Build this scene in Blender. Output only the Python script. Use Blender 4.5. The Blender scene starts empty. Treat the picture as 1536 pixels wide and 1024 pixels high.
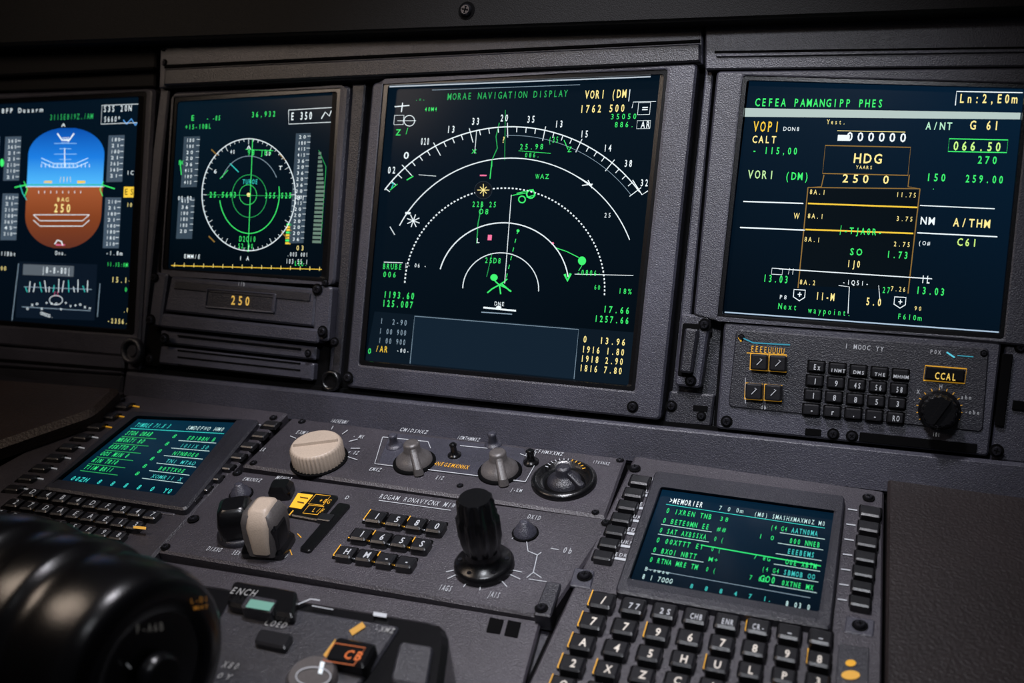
import bpy, math, random
from mathutils import Vector, Matrix
random.seed(11)
F=1493.333
def vec(*a): return Vector(a)
U=vec(0.9205,0.09,-0.38).normalized()
V=vec(-0.085,0.995,0.03); V=(V-U*V.dot(U)).normalized()
N1=U.cross(V)
aa=math.radians(8)
UP=-V*math.cos(aa)-N1*math.sin(aa); AW=-V*math.sin(aa)+N1*math.cos(aa)
CAM=vec(0,0,1.12)
def W(v): return vec(U.dot(v),AW.dot(v),UP.dot(v))+CAM
class Plane:
    def __init__(s,n,c,u,v): s.n=n;s.c=c;s.u=u;s.v=v
    def P(s,x,y,h=0):
        r=vec((x-768)/F,(y-512)/F,1); return r*((s.c+h)/s.n.dot(r))
W2=vec(0.3775,-0.459,0.803); W2=(W2-U*W2.dot(U)).normalized()
N2=U.cross(W2).normalized()
P1=Plane(-N1,-0.6923,U,-V)
P2=Plane(N2,-0.4073,U,W2)
# ---------------------------------------------------------------- colour / materials
def lin(c):
    c=c/255.0
    return c/12.92 if c<=0.04045 else ((c+0.055)/1.055)**2.4
def C3(r,g,b,k=1.0): return (lin(r)*k,lin(g)*k,lin(b)*k)
MATS={}
def new_mat(name):
    m=bpy.data.materials.new(name); m.use_nodes=True
    MATS[name]=m
    return m,m.node_tree,m.node_tree.nodes['Principled BSDF']
def surf(name,col,rough=0.5,scale=1200,bump=0.25,metal=0.0,var=0.25,spec=0.5,big=14,dist=.0008):
    m,t,p=new_mat(name)
    tc=t.nodes.new('ShaderNodeTexCoord')
    n=t.nodes.new('ShaderNodeTexNoise'); n.inputs['Scale'].default_value=scale; n.inputs['Detail'].default_value=3
    n2=t.nodes.new('ShaderNodeTexNoise'); n2.inputs['Scale'].default_value=big; n2.inputs['Detail'].default_value=5
    t.links.new(tc.outputs['Object'],n.inputs['Vector']); t.links.new(tc.outputs['Object'],n2.inputs['Vector'])
    ad=t.nodes.new('ShaderNodeMath'); ad.operation='ADD'
    t.links.new(n.outputs['Fac'],ad.inputs[0]); t.links.new(n2.outputs['Fac'],ad.inputs[1])
    mr=t.nodes.new('ShaderNodeMapRange'); mr.inputs['From Min'].default_value=0.75; mr.inputs['From Max'].default_value=1.25
    mr.inputs['To Min'].default_value=0; mr.inputs['To Max'].default_value=1
    t.links.new(ad.outputs[0],mr.inputs['Value'])
    mx=t.nodes.new('ShaderNodeMix'); mx.data_type='RGBA'
    lo=tuple(c*(1-var) for c in col)+(1,); hi=tuple(c*(1+var) for c in col)+(1,)
    mx.inputs['A'].default_value=lo; mx.inputs['B'].default_value=hi
    t.links.new(mr.outputs['Result'],mx.inputs['Factor']); t.links.new(mx.outputs['Result'],p.inputs['Base Color'])
    bp=t.nodes.new('ShaderNodeBump'); bp.inputs['Strength'].default_value=bump; bp.inputs['Distance'].default_value=dist
    t.links.new(n.outputs['Fac'],bp.inputs['Height']); t.links.new(bp.outputs['Normal'],p.inputs['Normal'])
    p.inputs['Roughness'].default_value=rough; p.inputs['Metallic'].default_value=metal
    p.inputs['Specular IOR Level'].default_value=spec
    return m
surf('slate',C3(58,58,68),0.36,bump=0.5,var=.4,spec=.75)
surf('slate_dark',C3(36,36,43),0.36,bump=0.5,var=.4,spec=.75)
surf('pedestal_paint',C3(55,52,58),0.38,bump=0.6,var=.4,spec=.7)
surf('key_plastic',C3(28,28,31),0.28,bump=0.12,spec=.7)
surf('black_plastic',C3(12,12,14),0.25,bump=0.1,spec=.6)
surf('black_hood',C3(6,6,8),0.7,bump=0.5,spec=.3)  # hood is black; its tone also carries painted-in darkness along the top
surf('gap',C3(4,4,5),0.9,bump=0.1,spec=.1)
surf('screw_metal',C3(60,60,66),0.28,metal=0.8,bump=0.1)
surf('beige',C3(178,162,146),0.45,bump=0.15,var=0.12)
surf('grey_knob',C3(84,80,79),0.38,bump=0.15,spec=.6)
surf('leather',C3(34,28,28),0.5,scale=520,bump=0.8,dist=.0008,spec=.4)
surf('leather_dark',C3(44,35,32),0.5,scale=520,bump=0.8,dist=.0008,spec=.4)
surf('carpet',C3(22,22,25),0.9,scale=300,bump=1.0)
m,t,p=new_mat('screen')
at=t.nodes.new('ShaderNodeAttribute'); at.attribute_name='Col'
p.inputs['Base Color'].default_value=(0.001,0.0015,0.002,1); p.inputs['Roughness'].default_value=0.18
p.inputs['Specular IOR Level'].default_value=0.08
t.links.new(at.outputs['Color'],p.inputs['Emission Color']); p.inputs['Emission Strength'].default_value=1.25
m,t,p=new_mat('backlit')
at=t.nodes.new('ShaderNodeAttribute'); at.attribute_name='Col'
t.links.new(at.outputs['Color'],p.inputs['Base Color']); t.links.new(at.outputs['Color'],p.inputs['Emission Color'])
p.inputs['Emission Strength'].default_value=0.42
# ---------------------------------------------------------------- builder
GR={}
def group(name):
    e=bpy.data.objects.new(name,None); e.empty_display_size=0.02
    bpy.context.scene.collection.objects.link(e); GR[name]=e
    return e
class B:
    def __init__(s,name,parent=None):
        s.name=name;s.parent=parent;s.v=[];s.f=[];s.m=[];s.c=[];s.sm=[];s.ml=[]
    def add(s,vs,fs,mat,col=(1,1,1),vc=None,smooth=False):
        o=len(s.v); s.v.extend(vs)
        if mat not in s.ml: s.ml.append(mat)
        mi=s.ml.index(mat)
        for f in fs:
            s.f.append([o+i for i in f]); s.m.append(mi); s.sm.append(smooth)
            for i in f: s.c.extend((*(vc[i] if vc else col),1.0))
    def done(s):
        if not s.f: return
        me=bpy.data.meshes.new(s.name)
        wv=[W(p) for p in s.v]
        cen=sum(wv,Vector())/len(wv)
        me.from_pydata([p-cen for p in wv],[],s.f)
        for k in s.ml: me.materials.append(MATS[k])
        me.polygons.foreach_set('material_index',s.m); me.polygons.foreach_set('use_smooth',s.sm)
        ca=me.color_attributes.new('Col','FLOAT_COLOR','CORNER'); ca.data.foreach_set('color',s.c)
        me.update()
        ob=bpy.data.objects.new(s.name,me); ob.location=cen
        bpy.context.scene.collection.objects.link(ob)
        if s.parent: ob.parent=GR[s.parent]
        return ob
def v2(p): return Vector((p[0],p[1]))
def inset(q,d):
    n=len(q); out=[]
    cx=sum(p[0] for p in q)/n; cy=sum(p[1] for p in q)/n
    L=[]
    for i in range(n):
        a=v2(q[i]);b=v2(q[(i+1)%n]); t=(b-a).normalized(); nn=Vector((-t.y,t.x))
        if nn.dot(Vector((cx,cy))-a)<0: nn=-nn
        L.append((a+nn*d,t))
    for i in range(n):
        p,t=L[i-1]; r,s_=L[i]
        cr=t.x*s_.y-t.y*s_.x
        if abs(cr)<1e-6: out.append(tuple(r)); continue
        k=((r-p).x*s_.y-(r-p).y*s_.x)/cr
        out.append(tuple(p+t*k))
    return out
def rq(q,r,n=4):
    if r<=0.000001: return [tuple(p) for p in q]
    pts=[]
    N=len(q)
    for i in range(N):
        p=v2(q[i]);a=v2(q[i-1]);b=v2(q[(i+1)%N])
        da=a-p;db=b-p
        ra=min(r,da.length*.45); rb=min(r,db.length*.45)
        s=p+da.normalized()*ra; e=p+db.normalized()*rb
        for k in range(n+1):
            t=k/n; pts.append(tuple(s*(1-t)**2+p*2*t*(1-t)+e*t*t))
    return pts
def loft(b,rings,mat,col=(1,1,1),cap=True,capb=False,smooth=False):
    n=len(rings[0]); vs=[p for r in rings for p in r]; fs=[]
    for k in range(len(rings)-1):
        for i in range(n):
            j=(i+1)%n; fs.append([k*n+i,k*n+j,(k+1)*n+j,(k+1)*n+i])
    b.add(vs,fs,mat,col,smooth=smooth)
    if cap: b.add(rings[-1],[list(range(n))],mat,col)
    if capb: b.add(rings[0],[list(range(n))],mat,col)
def prism(b,pl,q,h0,h1,mat,r=3,ch=1.5,col=(1,1,1),cap=True):
    o=rq(q,r); i_=rq(inset(q,ch),max(r-ch,0.02) if r>0.01 else 0)
    top=[pl.P(x,y,h1) for x,y in o]
    dz=min(top[0].z/F*ch,(h1-h0)*.8)
    loft(b,[[p-pl.n*(h1-h0) for p in top],[p-pl.n*dz for p in top],[pl.P(x,y,h1) for x,y in i_]],mat,col,cap)
def frame(b,pl,qo,qi,h0,h1,hin,mat,r=6,ri=3,ch=2,slope=2):
    o=rq(qo,r); o2=rq(inset(qo,ch),max(r-ch,.05)); i1=rq(inset(qi,-slope),ri+slope*.5); i2=rq(qi,ri)
    top=[pl.P(x,y,h1) for x,y in o]; dz=top[0].z/F*ch
    i2p=[pl.P(x,y,hin) for x,y in i2]
    loft(b,[[p-pl.n*(h1-h0) for p in top],[p-pl.n*dz for p in top],[pl.P(x,y,h1) for x,y in o2],[pl.P(x,y,h1) for x,y in i1],
            [p+pl.n*(h1-hin)*0.85 for p in i2p],i2p],mat,cap=False)
def lathe(b,Cn,ax,prof,mat,seg=32,col=(1,1,1),kn=0,kd=0.0,smooth=True,e1=None,cap=True):
    ax=ax.normalized(); e1=(e1 or U); e1=(e1-ax*e1.dot(ax)).normalized(); e2=ax.cross(e1)
    rings=[]
    for pr in prof:
        r,h=pr[0],pr[1]; k=pr[2] if len(pr)>2 else 0
        ring=[]
        for i in range(seg):
            a=2*math.pi*i/seg; rr=r
            if k: rr=r*(1-kd*(0.5+0.5*math.cos(kn*a)))
            ring.append(Cn+ax*h+(e1*math.cos(a)+e2*math.sin(a))*rr)
        rings.append(ring)
    n=seg; vs=[p for r in rings for p in r]; fs=[]
    for k in range(len(rings)-1):
        for i in range(n):
            j=(i+1)%n; fs.append([k*n+i,k*n+j,(k+1)*n+j,(k+1)*n+i])
    b.add(vs,fs,mat,col,smooth=smooth)
    if cap: b.add(rings[-1],[list(range(n))],mat,col)
def sect(b,Cn,pl,secs,mat,ang=0,col=(1,1,1),n=4,smooth=False):
    u=pl.u*math.cos(ang)+pl.v*math.sin(ang); v=pl.v*math.cos(ang)-pl.u*math.sin(ang)
    rings=[]
    for (h,sx,sy,ox,oy,r) in secs:
        q=[(-sx,-sy),(sx,-sy),(sx,sy),(-sx,sy)]
        rings.append([Cn+pl.n*h+u*(x+ox)+v*(y+oy) for x,y in rq(q,r,n)])
    loft(b,rings,mat,col,smooth=smooth)
# ---------------------------------------------------------------- glyph font
_gl={}
def glyph(ch,bold):
    k=(ch,bold)
    if k in _gl: return _gl[k]
    cu=bpy.data.curves.new('g','FONT'); cu.body=ch; cu.resolution_u=2; cu.size=1; cu.offset=0.016 if bold else 0.004
    ob=bpy.data.objects.new('g',cu); bpy.context.scene.collection.objects.link(ob)
    dg=bpy.context.evaluated_depsgraph_get()
    me=bpy.data.meshes.new_from_object(ob.evaluated_get(dg))
    vs=[(v.co.x,v.co.y) for v in me.vertices]; fs=[list(p.vertices) for p in me.polygons]
    bpy.data.objects.remove(ob); bpy.data.curves.remove(cu); bpy.data.meshes.remove(me)
    if vs:
        x0=min(v[0] for v in vs);x1=max(v[0] for v in vs)
        vs=[(v[0]-(x0+x1)/2,v[1]) for v in vs]; w=x1-x0
    else: w=0
    _gl[k]=(vs,fs,w); return _gl[k]
CAPH=max(v[1] for v in glyph('H',False)[0]); CW=glyph('H',False)[2]
class Scr:
    def __init__(s,b,pl,h,hs=None,vs=None,mat='screen',quad=None,bold=None,lw=.8):
        s.b=b;s.pl=pl;s.h=h;s.hs=hs;s.vs=vs;s.mat=mat;s.q=quad;s.bold=bold;s.lw=lw
    def m(s,x,y,a=0,bb=0):
        if s.q:
            x+=a;y+=bb;q=s.q
            t=[q[0][i]*(1-x)*(1-y)+q[1][i]*x*(1-y)+q[2][i]*x*y+q[3][i]*(1-x)*y for i in (0,1)]
            return t
        return (x+a+bb*s.vs(x,y), y+a*s.hs(x,y)+bb)
    def poly(s,pts,col,vc=None,dh=0.0001):
        s.b.add([s.pl.P(x,y,s.h+dh) for x,y in pts],[list(range(len(pts)))],s.mat,col,vc=vc)
    def T(s,x,y,st,hg,w,col,bold=None,dh=0.0004):
        n=len(st); cell=w/n; bo=s.bold if bold is None else bold
        if bo is None: bo=hg>=9.5
        sy=hg/CAPH
        sx=cell*0.68/CW
        for i,ch in enumerate(st):
            if ch==' ': continue
            vs,fs,gw=glyph(ch,bo)
            k=sx
            if gw>CW*1.15: k=sx*CW*1.15/gw
            pts=[s.m(x,y,cell*(i+.5)+vx*k,-vy*sy) for vx,vy in vs]
            s.b.add([s.pl.P(px,py,s.h+dh) for px,py in pts],fs,s.mat,col)
    def L(s,pts,wd,col,closed=False,dh=0.0003):
        wd*=s.lw
        P=[Vector(p) for p in pts]; n=len(P); Lf=[];Rt=[]
        for i in range(n):
            if closed: a=P[i-1];c=P[(i+1)%n]
            else: a=P[max(i-1,0)];c=P[min(i+1,n-1)]
            t=(c-a); t=t.normalized() if t.length>0 else Vector((1,0)); nn=Vector((-t.y,t.x))*wd/2
            Lf.append(P[i]+nn);Rt.append(P[i]-nn)
        vs=[s.pl.P(p.x,p.y,s.h+dh) for p in Lf+Rt]; fs=[]
        for i in range(n if closed else n-1):
            j=(i+1)%n; fs.append([i,j,n+j,n+i])
        s.b.add(vs,fs,s.mat,col)
    def rc(s,x,y,w,h): return [s.m(x,y),s.m(x,y,w,0),s.m(x,y,w,h),s.m(x,y,0,h)]
    def R(s,x,y,w,h,col,dh=0.0002): s.poly(s.rc(x,y,w,h),col,dh=dh)
    def RO(s,x,y,w,h,wd,col): s.L(s.rc(x,y,w,h),wd,col,True)
    def arc(s,cx,cy,rx,ry,a0,a1,wd,col,n=48,skew=0):
        pts=[]
        for i in range(n+1):
            a=math.radians(a0+(a1-a0)*i/n); dy=-ry*math.sin(a)
            pts.append((cx+rx*math.cos(a)+dy*skew,cy+dy))
        s.L(pts,wd,col)
    def dash(s,cx,cy,rx,ry,a0,a1,wd,col,n):
        for i in range(n):
            A=a0+(a1-a0)*i/n; s.arc(cx,cy,rx,ry,A,A+(a1-a0)/n*0.5,wd,col,2)
    def disc(s,cx,cy,rx,ry,col,dh=0.0002,n=24):
        s.poly([(cx+rx*math.cos(2*math.pi*i/n),cy+ry*math.sin(2*math.pi*i/n)) for i in range(n)],col,dh=dh)
def screw(b,pl,x,y,r,h,mat='screw_metal'):
    Cn=pl.P(x,y,h); R=r*Cn.z/F
    lathe(b,Cn,pl.n,[(R*1.5,0),(R*1.5,R*.1)],'gap',20)
    lathe(b,Cn,pl.n,[(R,0),(R,R*.45),(R*.75,R*.7)],mat,20)
    T=Cn+pl.n*R*.71; a=random.uniform(0,1.5)
    for k in (0,1):
        u=pl.u*math.cos(a+k*1.571)+pl.v*math.sin(a+k*1.571); v=pl.n.cross(u)
        b.add([T+u*R*.6+v*R*.14,T-u*R*.6+v*R*.14,T-u*R*.6-v*R*.14,T+u*R*.6-v*R*.14],[[0,1,2,3]],'gap')
G=C3(60,225,105);G2=C3(42,165,85);Y=C3(240,220,140);Y2=C3(228,188,60);WT=C3(222,232,236);WD=C3(130,150,165)
CY=C3(55,200,190);BL=C3(90,160,235);PK=C3(230,110,150);TAN=C3(130,100,50);NAVY=C3(2,8,16);OR=C3(235,120,40)
LG=C3(160,163,168); AM=C3(205,150,40)
# ================================================================ ROOM / STRUCTURE
def wb(name,x0,x1,y0,y1,z0,z1,mat,parent=None):
    me=bpy.data.meshes.new(name)
    c=Vector(((x0+x1)/2,(y0+y1)/2,(z0+z1)/2)); a,bb,cc=(x1-x0)/2,(y1-y0)/2,(z1-z0)/2
    vs=[(i*a,j*bb,k*cc) for i in(-1,1) for j in(-1,1) for k in(-1,1)]
    me.from_pydata(vs,[],[(0,1,3,2),(4,6,7,5),(0,4,5,1),(2,3,7,6),(0,2,6,4),(1,5,7,3)])
    me.materials.append(MATS[mat]); ob=bpy.data.objects.new(name,me); ob.location=c
    bpy.context.scene.collection.objects.link(ob)
    return ob
wb('floor',-1.3,1.3,-1.3,1.4,-0.05,0.0,'carpet')
group('instrument_panel')
b=B('panel_plate','instrument_panel')
O1=P1.P(700,650)
pts=[O1+U*x-V*y for x,y in ((-.85,-.02),(.6,-.02),(.6,.42),(-.85,.42))]
loft(b,[[p-P1.n*.04 for p in pts],[p for p in pts]],'slate_dark',capb=True)
b.done()
b=B('panel_trim','instrument_panel')
prism(b,P1,[(240,62),(1054,38),(1054,96),(238,132)],0,.012,'slate',2,2)
prism(b,P1,[(1058,22),(1650,14),(1650,98),(1058,104)],0,.013,'slate',2,2)
prism(b,P1,[(-150,92),(234,64),(232,130),(-150,142)],0,.006,'black_hood',2,2)
for q in ([(246,97),(1050,59),(1050,63),(246,102)],[(1072,76),(1650,68),(1650,71),(1072,80)],[(-150,118),(230,100),(230,104),(-150,122)]):
    prism(b,P1,q,.005,.0133,'gap',0,.5)
prism(b,P1,[(246,103),(1050,65),(1050,92),(244,128)],.005,.0155,'slate_dark',1,2.5)
prism(b,P1,[(1074,81),(1650,72),(1650,76),(1074,85)],.005,.0145,'slate',1,1)
for q in ([(234,132),(240,132),(190,556),(183,552)],[(548,124),(557,124),(515,584),(508,582)],[(1050,98),(1058,104),(1003,634),(994,632)],[(1068,106),(1075,106),(1036,480),(1030,480)]):
    prism(b,P1,q,0,.0012,'gap',0,.3)
prism(b,P1,[(240,134),(254,134),(210,556),(190,554)],0,.007,'slate',3,2)
prism(b,P1,[(528,127),(548,126),(508,582),(496,580)],0,.006,'slate_dark',3,2)
prism(b,P1,[(1058,106),(1070,106),(1028,560),(1012,558)],0,.006,'slate',3,2)
for (x,y) in ((246,72),(247,94)): screw(b,P1,x,y,3.5,.012)
prism(b,P1,[(186,557),(1700,712),(1700,786),(180,604)],-.005,.014,'slate',3,5)
prism(b,P1,[(186,549),(1700,704),(1700,713),(186,558)],-.005,.006,'gap',0,.5)
prism(b,P1,[(-150,508),(184,534),(184,562),(-150,540)],-.002,.009,'slate',3,3)
prism(b,P1,[(-150,526),(186,552),(186,557),(-150,531)],0,.0096,'gap',0,.4)
prism(b,P1,[(-150,540),(184,562),(180,600),(-150,585)],-.005,.006,'slate_dark',3,3)
b.done()
b=B('glareshield')
prism(b,P1,[(-400,-700),(2000,-700),(2000,-4),(-400,82)],-.03,.03,'black_hood',2,4)
screw(b,P1,700,16,9,.03)
b.done()
# ================================================================ DISPLAYS
def bez(name,qo,qi,h1=.010,hg=.003,mat='slate',inner='black_plastic'):
    group(name); b=B('bezel',name)
    prism(b,P1,inset(qo,-3),0,.0012,'gap',6,.5)
    frame(b,P1,qo,inset(qi,-8),0,h1,h1-.002,mat,8,5,3,3)
    frame(b,P1,inset(qi,-9),qi,0,h1-.0012,hg,inner,5,4,1,2)
    return b
b=bez('primary_flight_display',[(-70,142),(232,132),(207,536),(-95,508)],[(-60,160),(214,146),(196,494),(-80,474)])
b.done()
b=B('screen','primary_flight_display')
hs=lambda x,y:-.04+.00032*(y-150); vs=lambda x,y:-.052
S=Scr(b,P1,.0035,hs,vs)
S.poly([(-62,158),(216,144),(198,496),(-82,476)],NAVY,vc=[C3(3,14,26),C3(4,18,30),C3(2,9,18),C3(2,8,16)])
def xw(y):
    if y<232: k=(232-y)/40; hw=57*math.sqrt(max(0,1-k*k*.96))
    elif y>322: k=(y-322)/50; hw=57*math.sqrt(max(0,1-k*k*.96))
    else: hw=57
    return hw
sky=[C3(10,72,158),C3(26,114,205),C3(76,172,232)]; gr=[C3(150,80,46),C3(118,58,30),C3(88,44,32)]
def mixc(a,c,t): return tuple(a[i]*(1-t)+c[i]*t for i in range(3))
rows=[]
for i in range(73):
    y=192+2.5*i
    cx=97-.05*(y-280); hw=xw(y)
    if y<=277: t=(y-192)/85*2; c=mixc(sky[min(int(t),1)],sky[min(int(t),1)+1],t-min(int(t),1))
    else: t=(y-277)/95*2; c=mixc(gr[min(int(t),1)],gr[min(int(t),1)+1],t-min(int(t),1))
    rows.append((cx-hw,cx+hw,y,c))
for i in range(len(rows)-1):
    a,c=rows[i],rows[i+1]
    S.poly([(a[0],a[2]),(a[1],a[2]),(c[1],c[2]),(c[0],c[2])],a[3],dh=.0002)
S.L([(40,277),(156,277)],1.5,G2); S.L([(38,280),(156,280)],1.2,WT); S.L([(22,281),(40,277)],2,G);S.L([(153,277),(172,283)],2,G)
for i in range(5):
    y=215+i*8; hwid=9 if i%2 else 17
    S.L([(98-hwid,y),(98+hwid,y)],1,C3(140,195,240))
S.L([(86,200),(93,210),(104,210),(111,200)],2.5,WT); S.R(92,206,12,8,WT); S.L([(97,222),(97,250)],1.5,WT)
for yy in (237,243): S.L([(62,yy),(80,yy+8),(114,yy+8),(132,yy)],1.3,C3(190,225,250))
for i in range(13): S.L([(62+i*6,246),(62+i*6,251)],1,WT)
S.R(66,271,12,4,Y2);S.R(116,271,12,4,Y2); S.T(88,273,'/II\\',8,20,Y)
S.T(79,318,'250',12,28,Y); S.T(84,302,'8AG',6,20,Y)
for yy in (322,330): S.L([(50,yy),(60,yy+9),(124,yy+9),(134,yy)],1.3,WT)
for i in range(8): S.L([(58+i*9,286),(58+i*9,290)],1,WT)
S.L([(50,322),(134,322)],1.2,WT)
S.L([(82,366),(86,360),(92,362),(94,368)],2,WT); S.R(84,366,14,2,PK)
for (x,y,w,h) in ((8,205,24,66),(4,290,24,70),(163,203,24,70),(158,296,24,76),(-30,205,30,160)):
    S.R(x,y,w,h,C3(62,76,90),dh=.0002)
    for k in range(int(h/9)): 
        S.T(x+3-.05*k*9,y+9+k*9,random.choice(['180','210','45','365','21']),5,15,WT)
        S.L([(x+w-6-.05*k*9,y+6+k*9),(x+w-1-.05*k*9,y+6+k*9)],1,WT)
S.L([(30,277),(34,290),(40,300)],1.2,CY)
S.T(1,170,'8FP Duaarm',7,64,WT); S.T(74,180,'3115E819Z./AM',8,66,G2)
S.T(154,168,'S3S 20N',9,44,WT); S.RO(153,158,60,28,1,WT); S.T(155,183,'5660*',8,26,WT)
S.L([(185,180),(190,186),(197,178),(203,188),(209,180)],2,BL)
S.T(91,190,'A',5,8,WT); S.R(186,280,17,16,Y2,dh=.0003); S.T(185,292,'ES',9,17,C3(40,30,10),dh=.0005); S.T(189,262,'ICR',6,18,WT);S.T(189,310,'100',6,15,Y)
S.disc(3,244,3,6,G); 
S.L([(155,272),(150,284),(154,294)],1.5,G); S.L([(36,272),(41,284),(37,294)],1.5,G)
S.T(0,383,'IIBbt',6,24,WT);S.T(82,382,'Onu.',6,18,WT);S.T(158,382,'-1.8m',6,26,WT);S.T(160,399,'11.15:0M',6,32,G)
S.R(28,392,118,84,C3(10,20,32),dh=.00015)
S.R(35,396,76,16,C3(80,88,96)); S.T(62,409,'|8-8-80|',9,44,WT)
S.L([(28,395),(18,480)],1,WD); S.T(0,405,'00',6,10,Y);
S.L([(36,430),(138,434)],1,WD);S.L([(33,460),(136,466)],1,WD)
for k in range(14):
    x=38+k*7.2; S.L([(x,430+random.uniform(-12,0)),(x+random.uniform(-3,3),438)],1.2,WT if k%3 else CY); S.T(x,462+random.uniform(-6,4),random.choice('xvo+='),5,6,WT)
S.arc(84,450,10,7,0,360,1,WT,16); S.T(79,444,'/\\',7,10,PK)
for k in range(5): S.T(60+k*3,472+k,'O.',5,8,WT)
S.L([(150,425),(146,475)],1,WD); S.T(166,423,'15.16',8,32,Y); S.T(186,437,'00',6,11,G);S.T(184,468,'.0',7,10,Y);S.T(160,484,'-2356.',7,32,Y);S.T(2,487,'.:03 GS21-000 000',5,80,WD)
b.done()
# ---- second display
b=bez('multifunction_display',[(258,138),(524,128),(501,427),(240,407)],[(268,154),(504,139),(487,416),(253,403)])
b.done()
b=B('screen','multifunction_display')
hs=lambda x,y:-.05+.00035*(y-145); vs=lambda x,y:-.065
S=Scr(b,P1,.0035,hs,vs,lw=.6)
S.poly([(266,152),(506,137),(489,418),(251,406)],NAVY,vc=[C3(6,22,34),C3(4,16,26),C3(1,7,14),C3(1,7,13)])
cx,cy=373,292
S.arc(cx,cy,70,84,0,360,2,WT,72)
for k in range(60):
    a=math.radians(k*6); L_=.90 if k%5==0 else .95
    S.L([(cx+70*math.cos(a),cy+84*math.sin(a)),(cx+70*L_*math.cos(a),cy+84*L_*math.sin(a))],1,WT)
for a,l in ((115,'40'),(60,'50'),(150,'6'),(35,'T'),(90,'A')):
    x=cx+58*math.cos(math.radians(a));y=cy-72*math.sin(math.radians(a)); S.T(x-4,y+4,l,6,8,WT)
for (x,y) in ((322,228),(424,235),(318,358),(427,352)): S.L([(x-5,y-4),(x+4,y+5)],3,TAN)
S.arc(374,290,45,60,190,370,2,G,40); S.arc(374,290,45,56,25,155,1.3,WD,30); S.arc(374,294,26,32,0,360,1.3,G2,40); S.arc(372,292,13,15,0,360,1.1,G,30)
S.L([(379,208),(372,378)],1.6,G); S.L([(310,292),(440,294)],1.2,G2)
S.T(313,296,'25.5693',8,42,G,bold=True);S.T(396,297,'355.S25',8,42,G,bold=True); S.T(363,276,'TUROE',7,24,CY)
S.T(370,233,'98 JB5',8,38,G);S.L([(368,224),(410,226)],1.2,G);S.L([(345,245),(358,258)],2,CY);S.L([(330,268),(342,255)],1.5,G)
S.T(358,362,'D2O10',8,26,G);S.T(356,372,'52.00',7,24,G)
S.disc(373,292,3,3,Y)
S.T(285,181,'E',8,8,G);S.T(309,181,'- -85',7,22,G);S.T(277,194,'+I5-10BL',7,40,G);S.T(376,176,'36,932',8,38,G)
S.L([(433,165),(433,186),(500,183)],1.4,WT);S.L([(433,165),(500,161)],1.4,WT);S.T(435,180,'E 350',11,34,WT);S.L([(482,178),(488,168),(494,174),(497,166)],2.4,WT)
for (x,y,w,h) in ((276,205,24,76),(268,296,24,62),(444,200,22,165)):
    S.R(x,y,w,h,C3(52,66,78),dh=.0002)
    for k in range(int(h/9)):
        S.T(x+3-.065*k*9,y+8+k*9,random.choice(['180','20','415','36']),5,13,WT)
        S.L([(x+w-5-.065*k*9,y+4+k*9),(x+w-.065*k*9,y+4+k*9)],1,WT)
for k in range(22): S.R(478-k*.45,228+k*6.3,4+min(k,9),4,C3(95,118,105),dh=.0003)
S.L([(478,225),(489,250),(481,365)],1.2,G2)
for k in range(8): S.R(430-.3*k,335+k*4,8,3,Y2 if k%3 else G)
S.T(444,300,'81',7,14,WT);S.T(266,247,'1K',6,10,G);S.L([(270,240),(272,262)],2,G)
S.T(266,300,'00:80',6,22,WT)
S.L([(257,398),(487,404)],1.8,Y2)
for k in range(16): S.L([(262+k*14.5,394+k*.4),(261.5+k*14.5,400+k*.4)],1.2,Y)
S.T(275,387,'EMM/E',6,26,WT);S.T(358,390,'1 A',6,16,WT);S.T(430,384,'.005 001',6,32,WT);S.T(428,395,'103 55.1',7,34,WT);S.T(443,375,'03',7,14,Y)
S.T(441,398,'LEL.',7,20,G)
b.done()
# ---- tape unit
group('altitude_preselect_unit'); b=B('housing','altitude_preselect_unit')
prism(b,P1,[(236,410),(500,432),(488,582),(212,548)],0,.004,'gap',4,2)
prism(b,P1,[(256,414),(474,433),(470,490),(246,466)],0,.014,'slate',4,3)
prism(b,P1,[(262,421),(466,439),(464,452),(260,433)],.013,.0152,'slate_dark',2,1)
prism(b,P1,[(232,408),(251,410),(240,490),(222,486)],0,.014,'slate',5,2.5)
prism(b,P1,[(474,428),(498,430),(492,512),(468,508)],0,.014,'slate',5,2.5)
frame(b,P1,[(309,432),(414,440),(411,470),(306,461)],[(312,434),(411,442),(408,467),(309,459)],.012,.0158,.0145,'slate',3,2,1,1)
prism(b,P1,[(311,433),(412,441),(409,468),(308,460)],.010,.0146,'slate_dark',1,.5)
prism(b,P1,[(242,470),(480,494),(476,515),(238,490)],0,.016,'slate',4,3)
prism(b,P1,[(240,495),(474,520),(472,540),(238,514)],0,.010,'slate',3,3)
prism(b,P1,[(240,519),(470,545),(468,571),(236,545)],0,.011,'slate',3,3)
for y in (502,524,534,546): prism(b,P1,[(266,y),(450,y+20),(450,y+22.5),(266,y+2.5)],.005,.0116,'gap',0,.3)
for (x,y,r) in ((247,508,6),(484,497,6),(476,434,6),(232,416,5),(226,480,6),(226,538,6),(502,513,5),(522,566,6),(462,530,4),(488,424,4)):
    screw(b,P1,x,y,r,.0162 if x in (247,484) else .0145)
lathe(b,P1.P(500,571,.006),P1.n,[(.0085,0),(.0085,.005),(.006,.006),(.0055,.003)],'black_plastic')
b.done()
b=B('label','altitude_preselect_unit'); S=Scr(b,P1,.0148,lambda x,y:.08,lambda x,y:-.07,'backlit')
S.T(344,456,'250',13,32,C3(235,190,90)); S.T(356,428,'i/b',6,12,LG); b.done()
b=B('selector_ring'); Cn=P1.P(202,526,.0105)
lathe(b,Cn,P1.n,[(.0115,0),(.0115,.004),(.0105,.006),(.008,.006),(.0075,.002)],'slate_dark')
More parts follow.
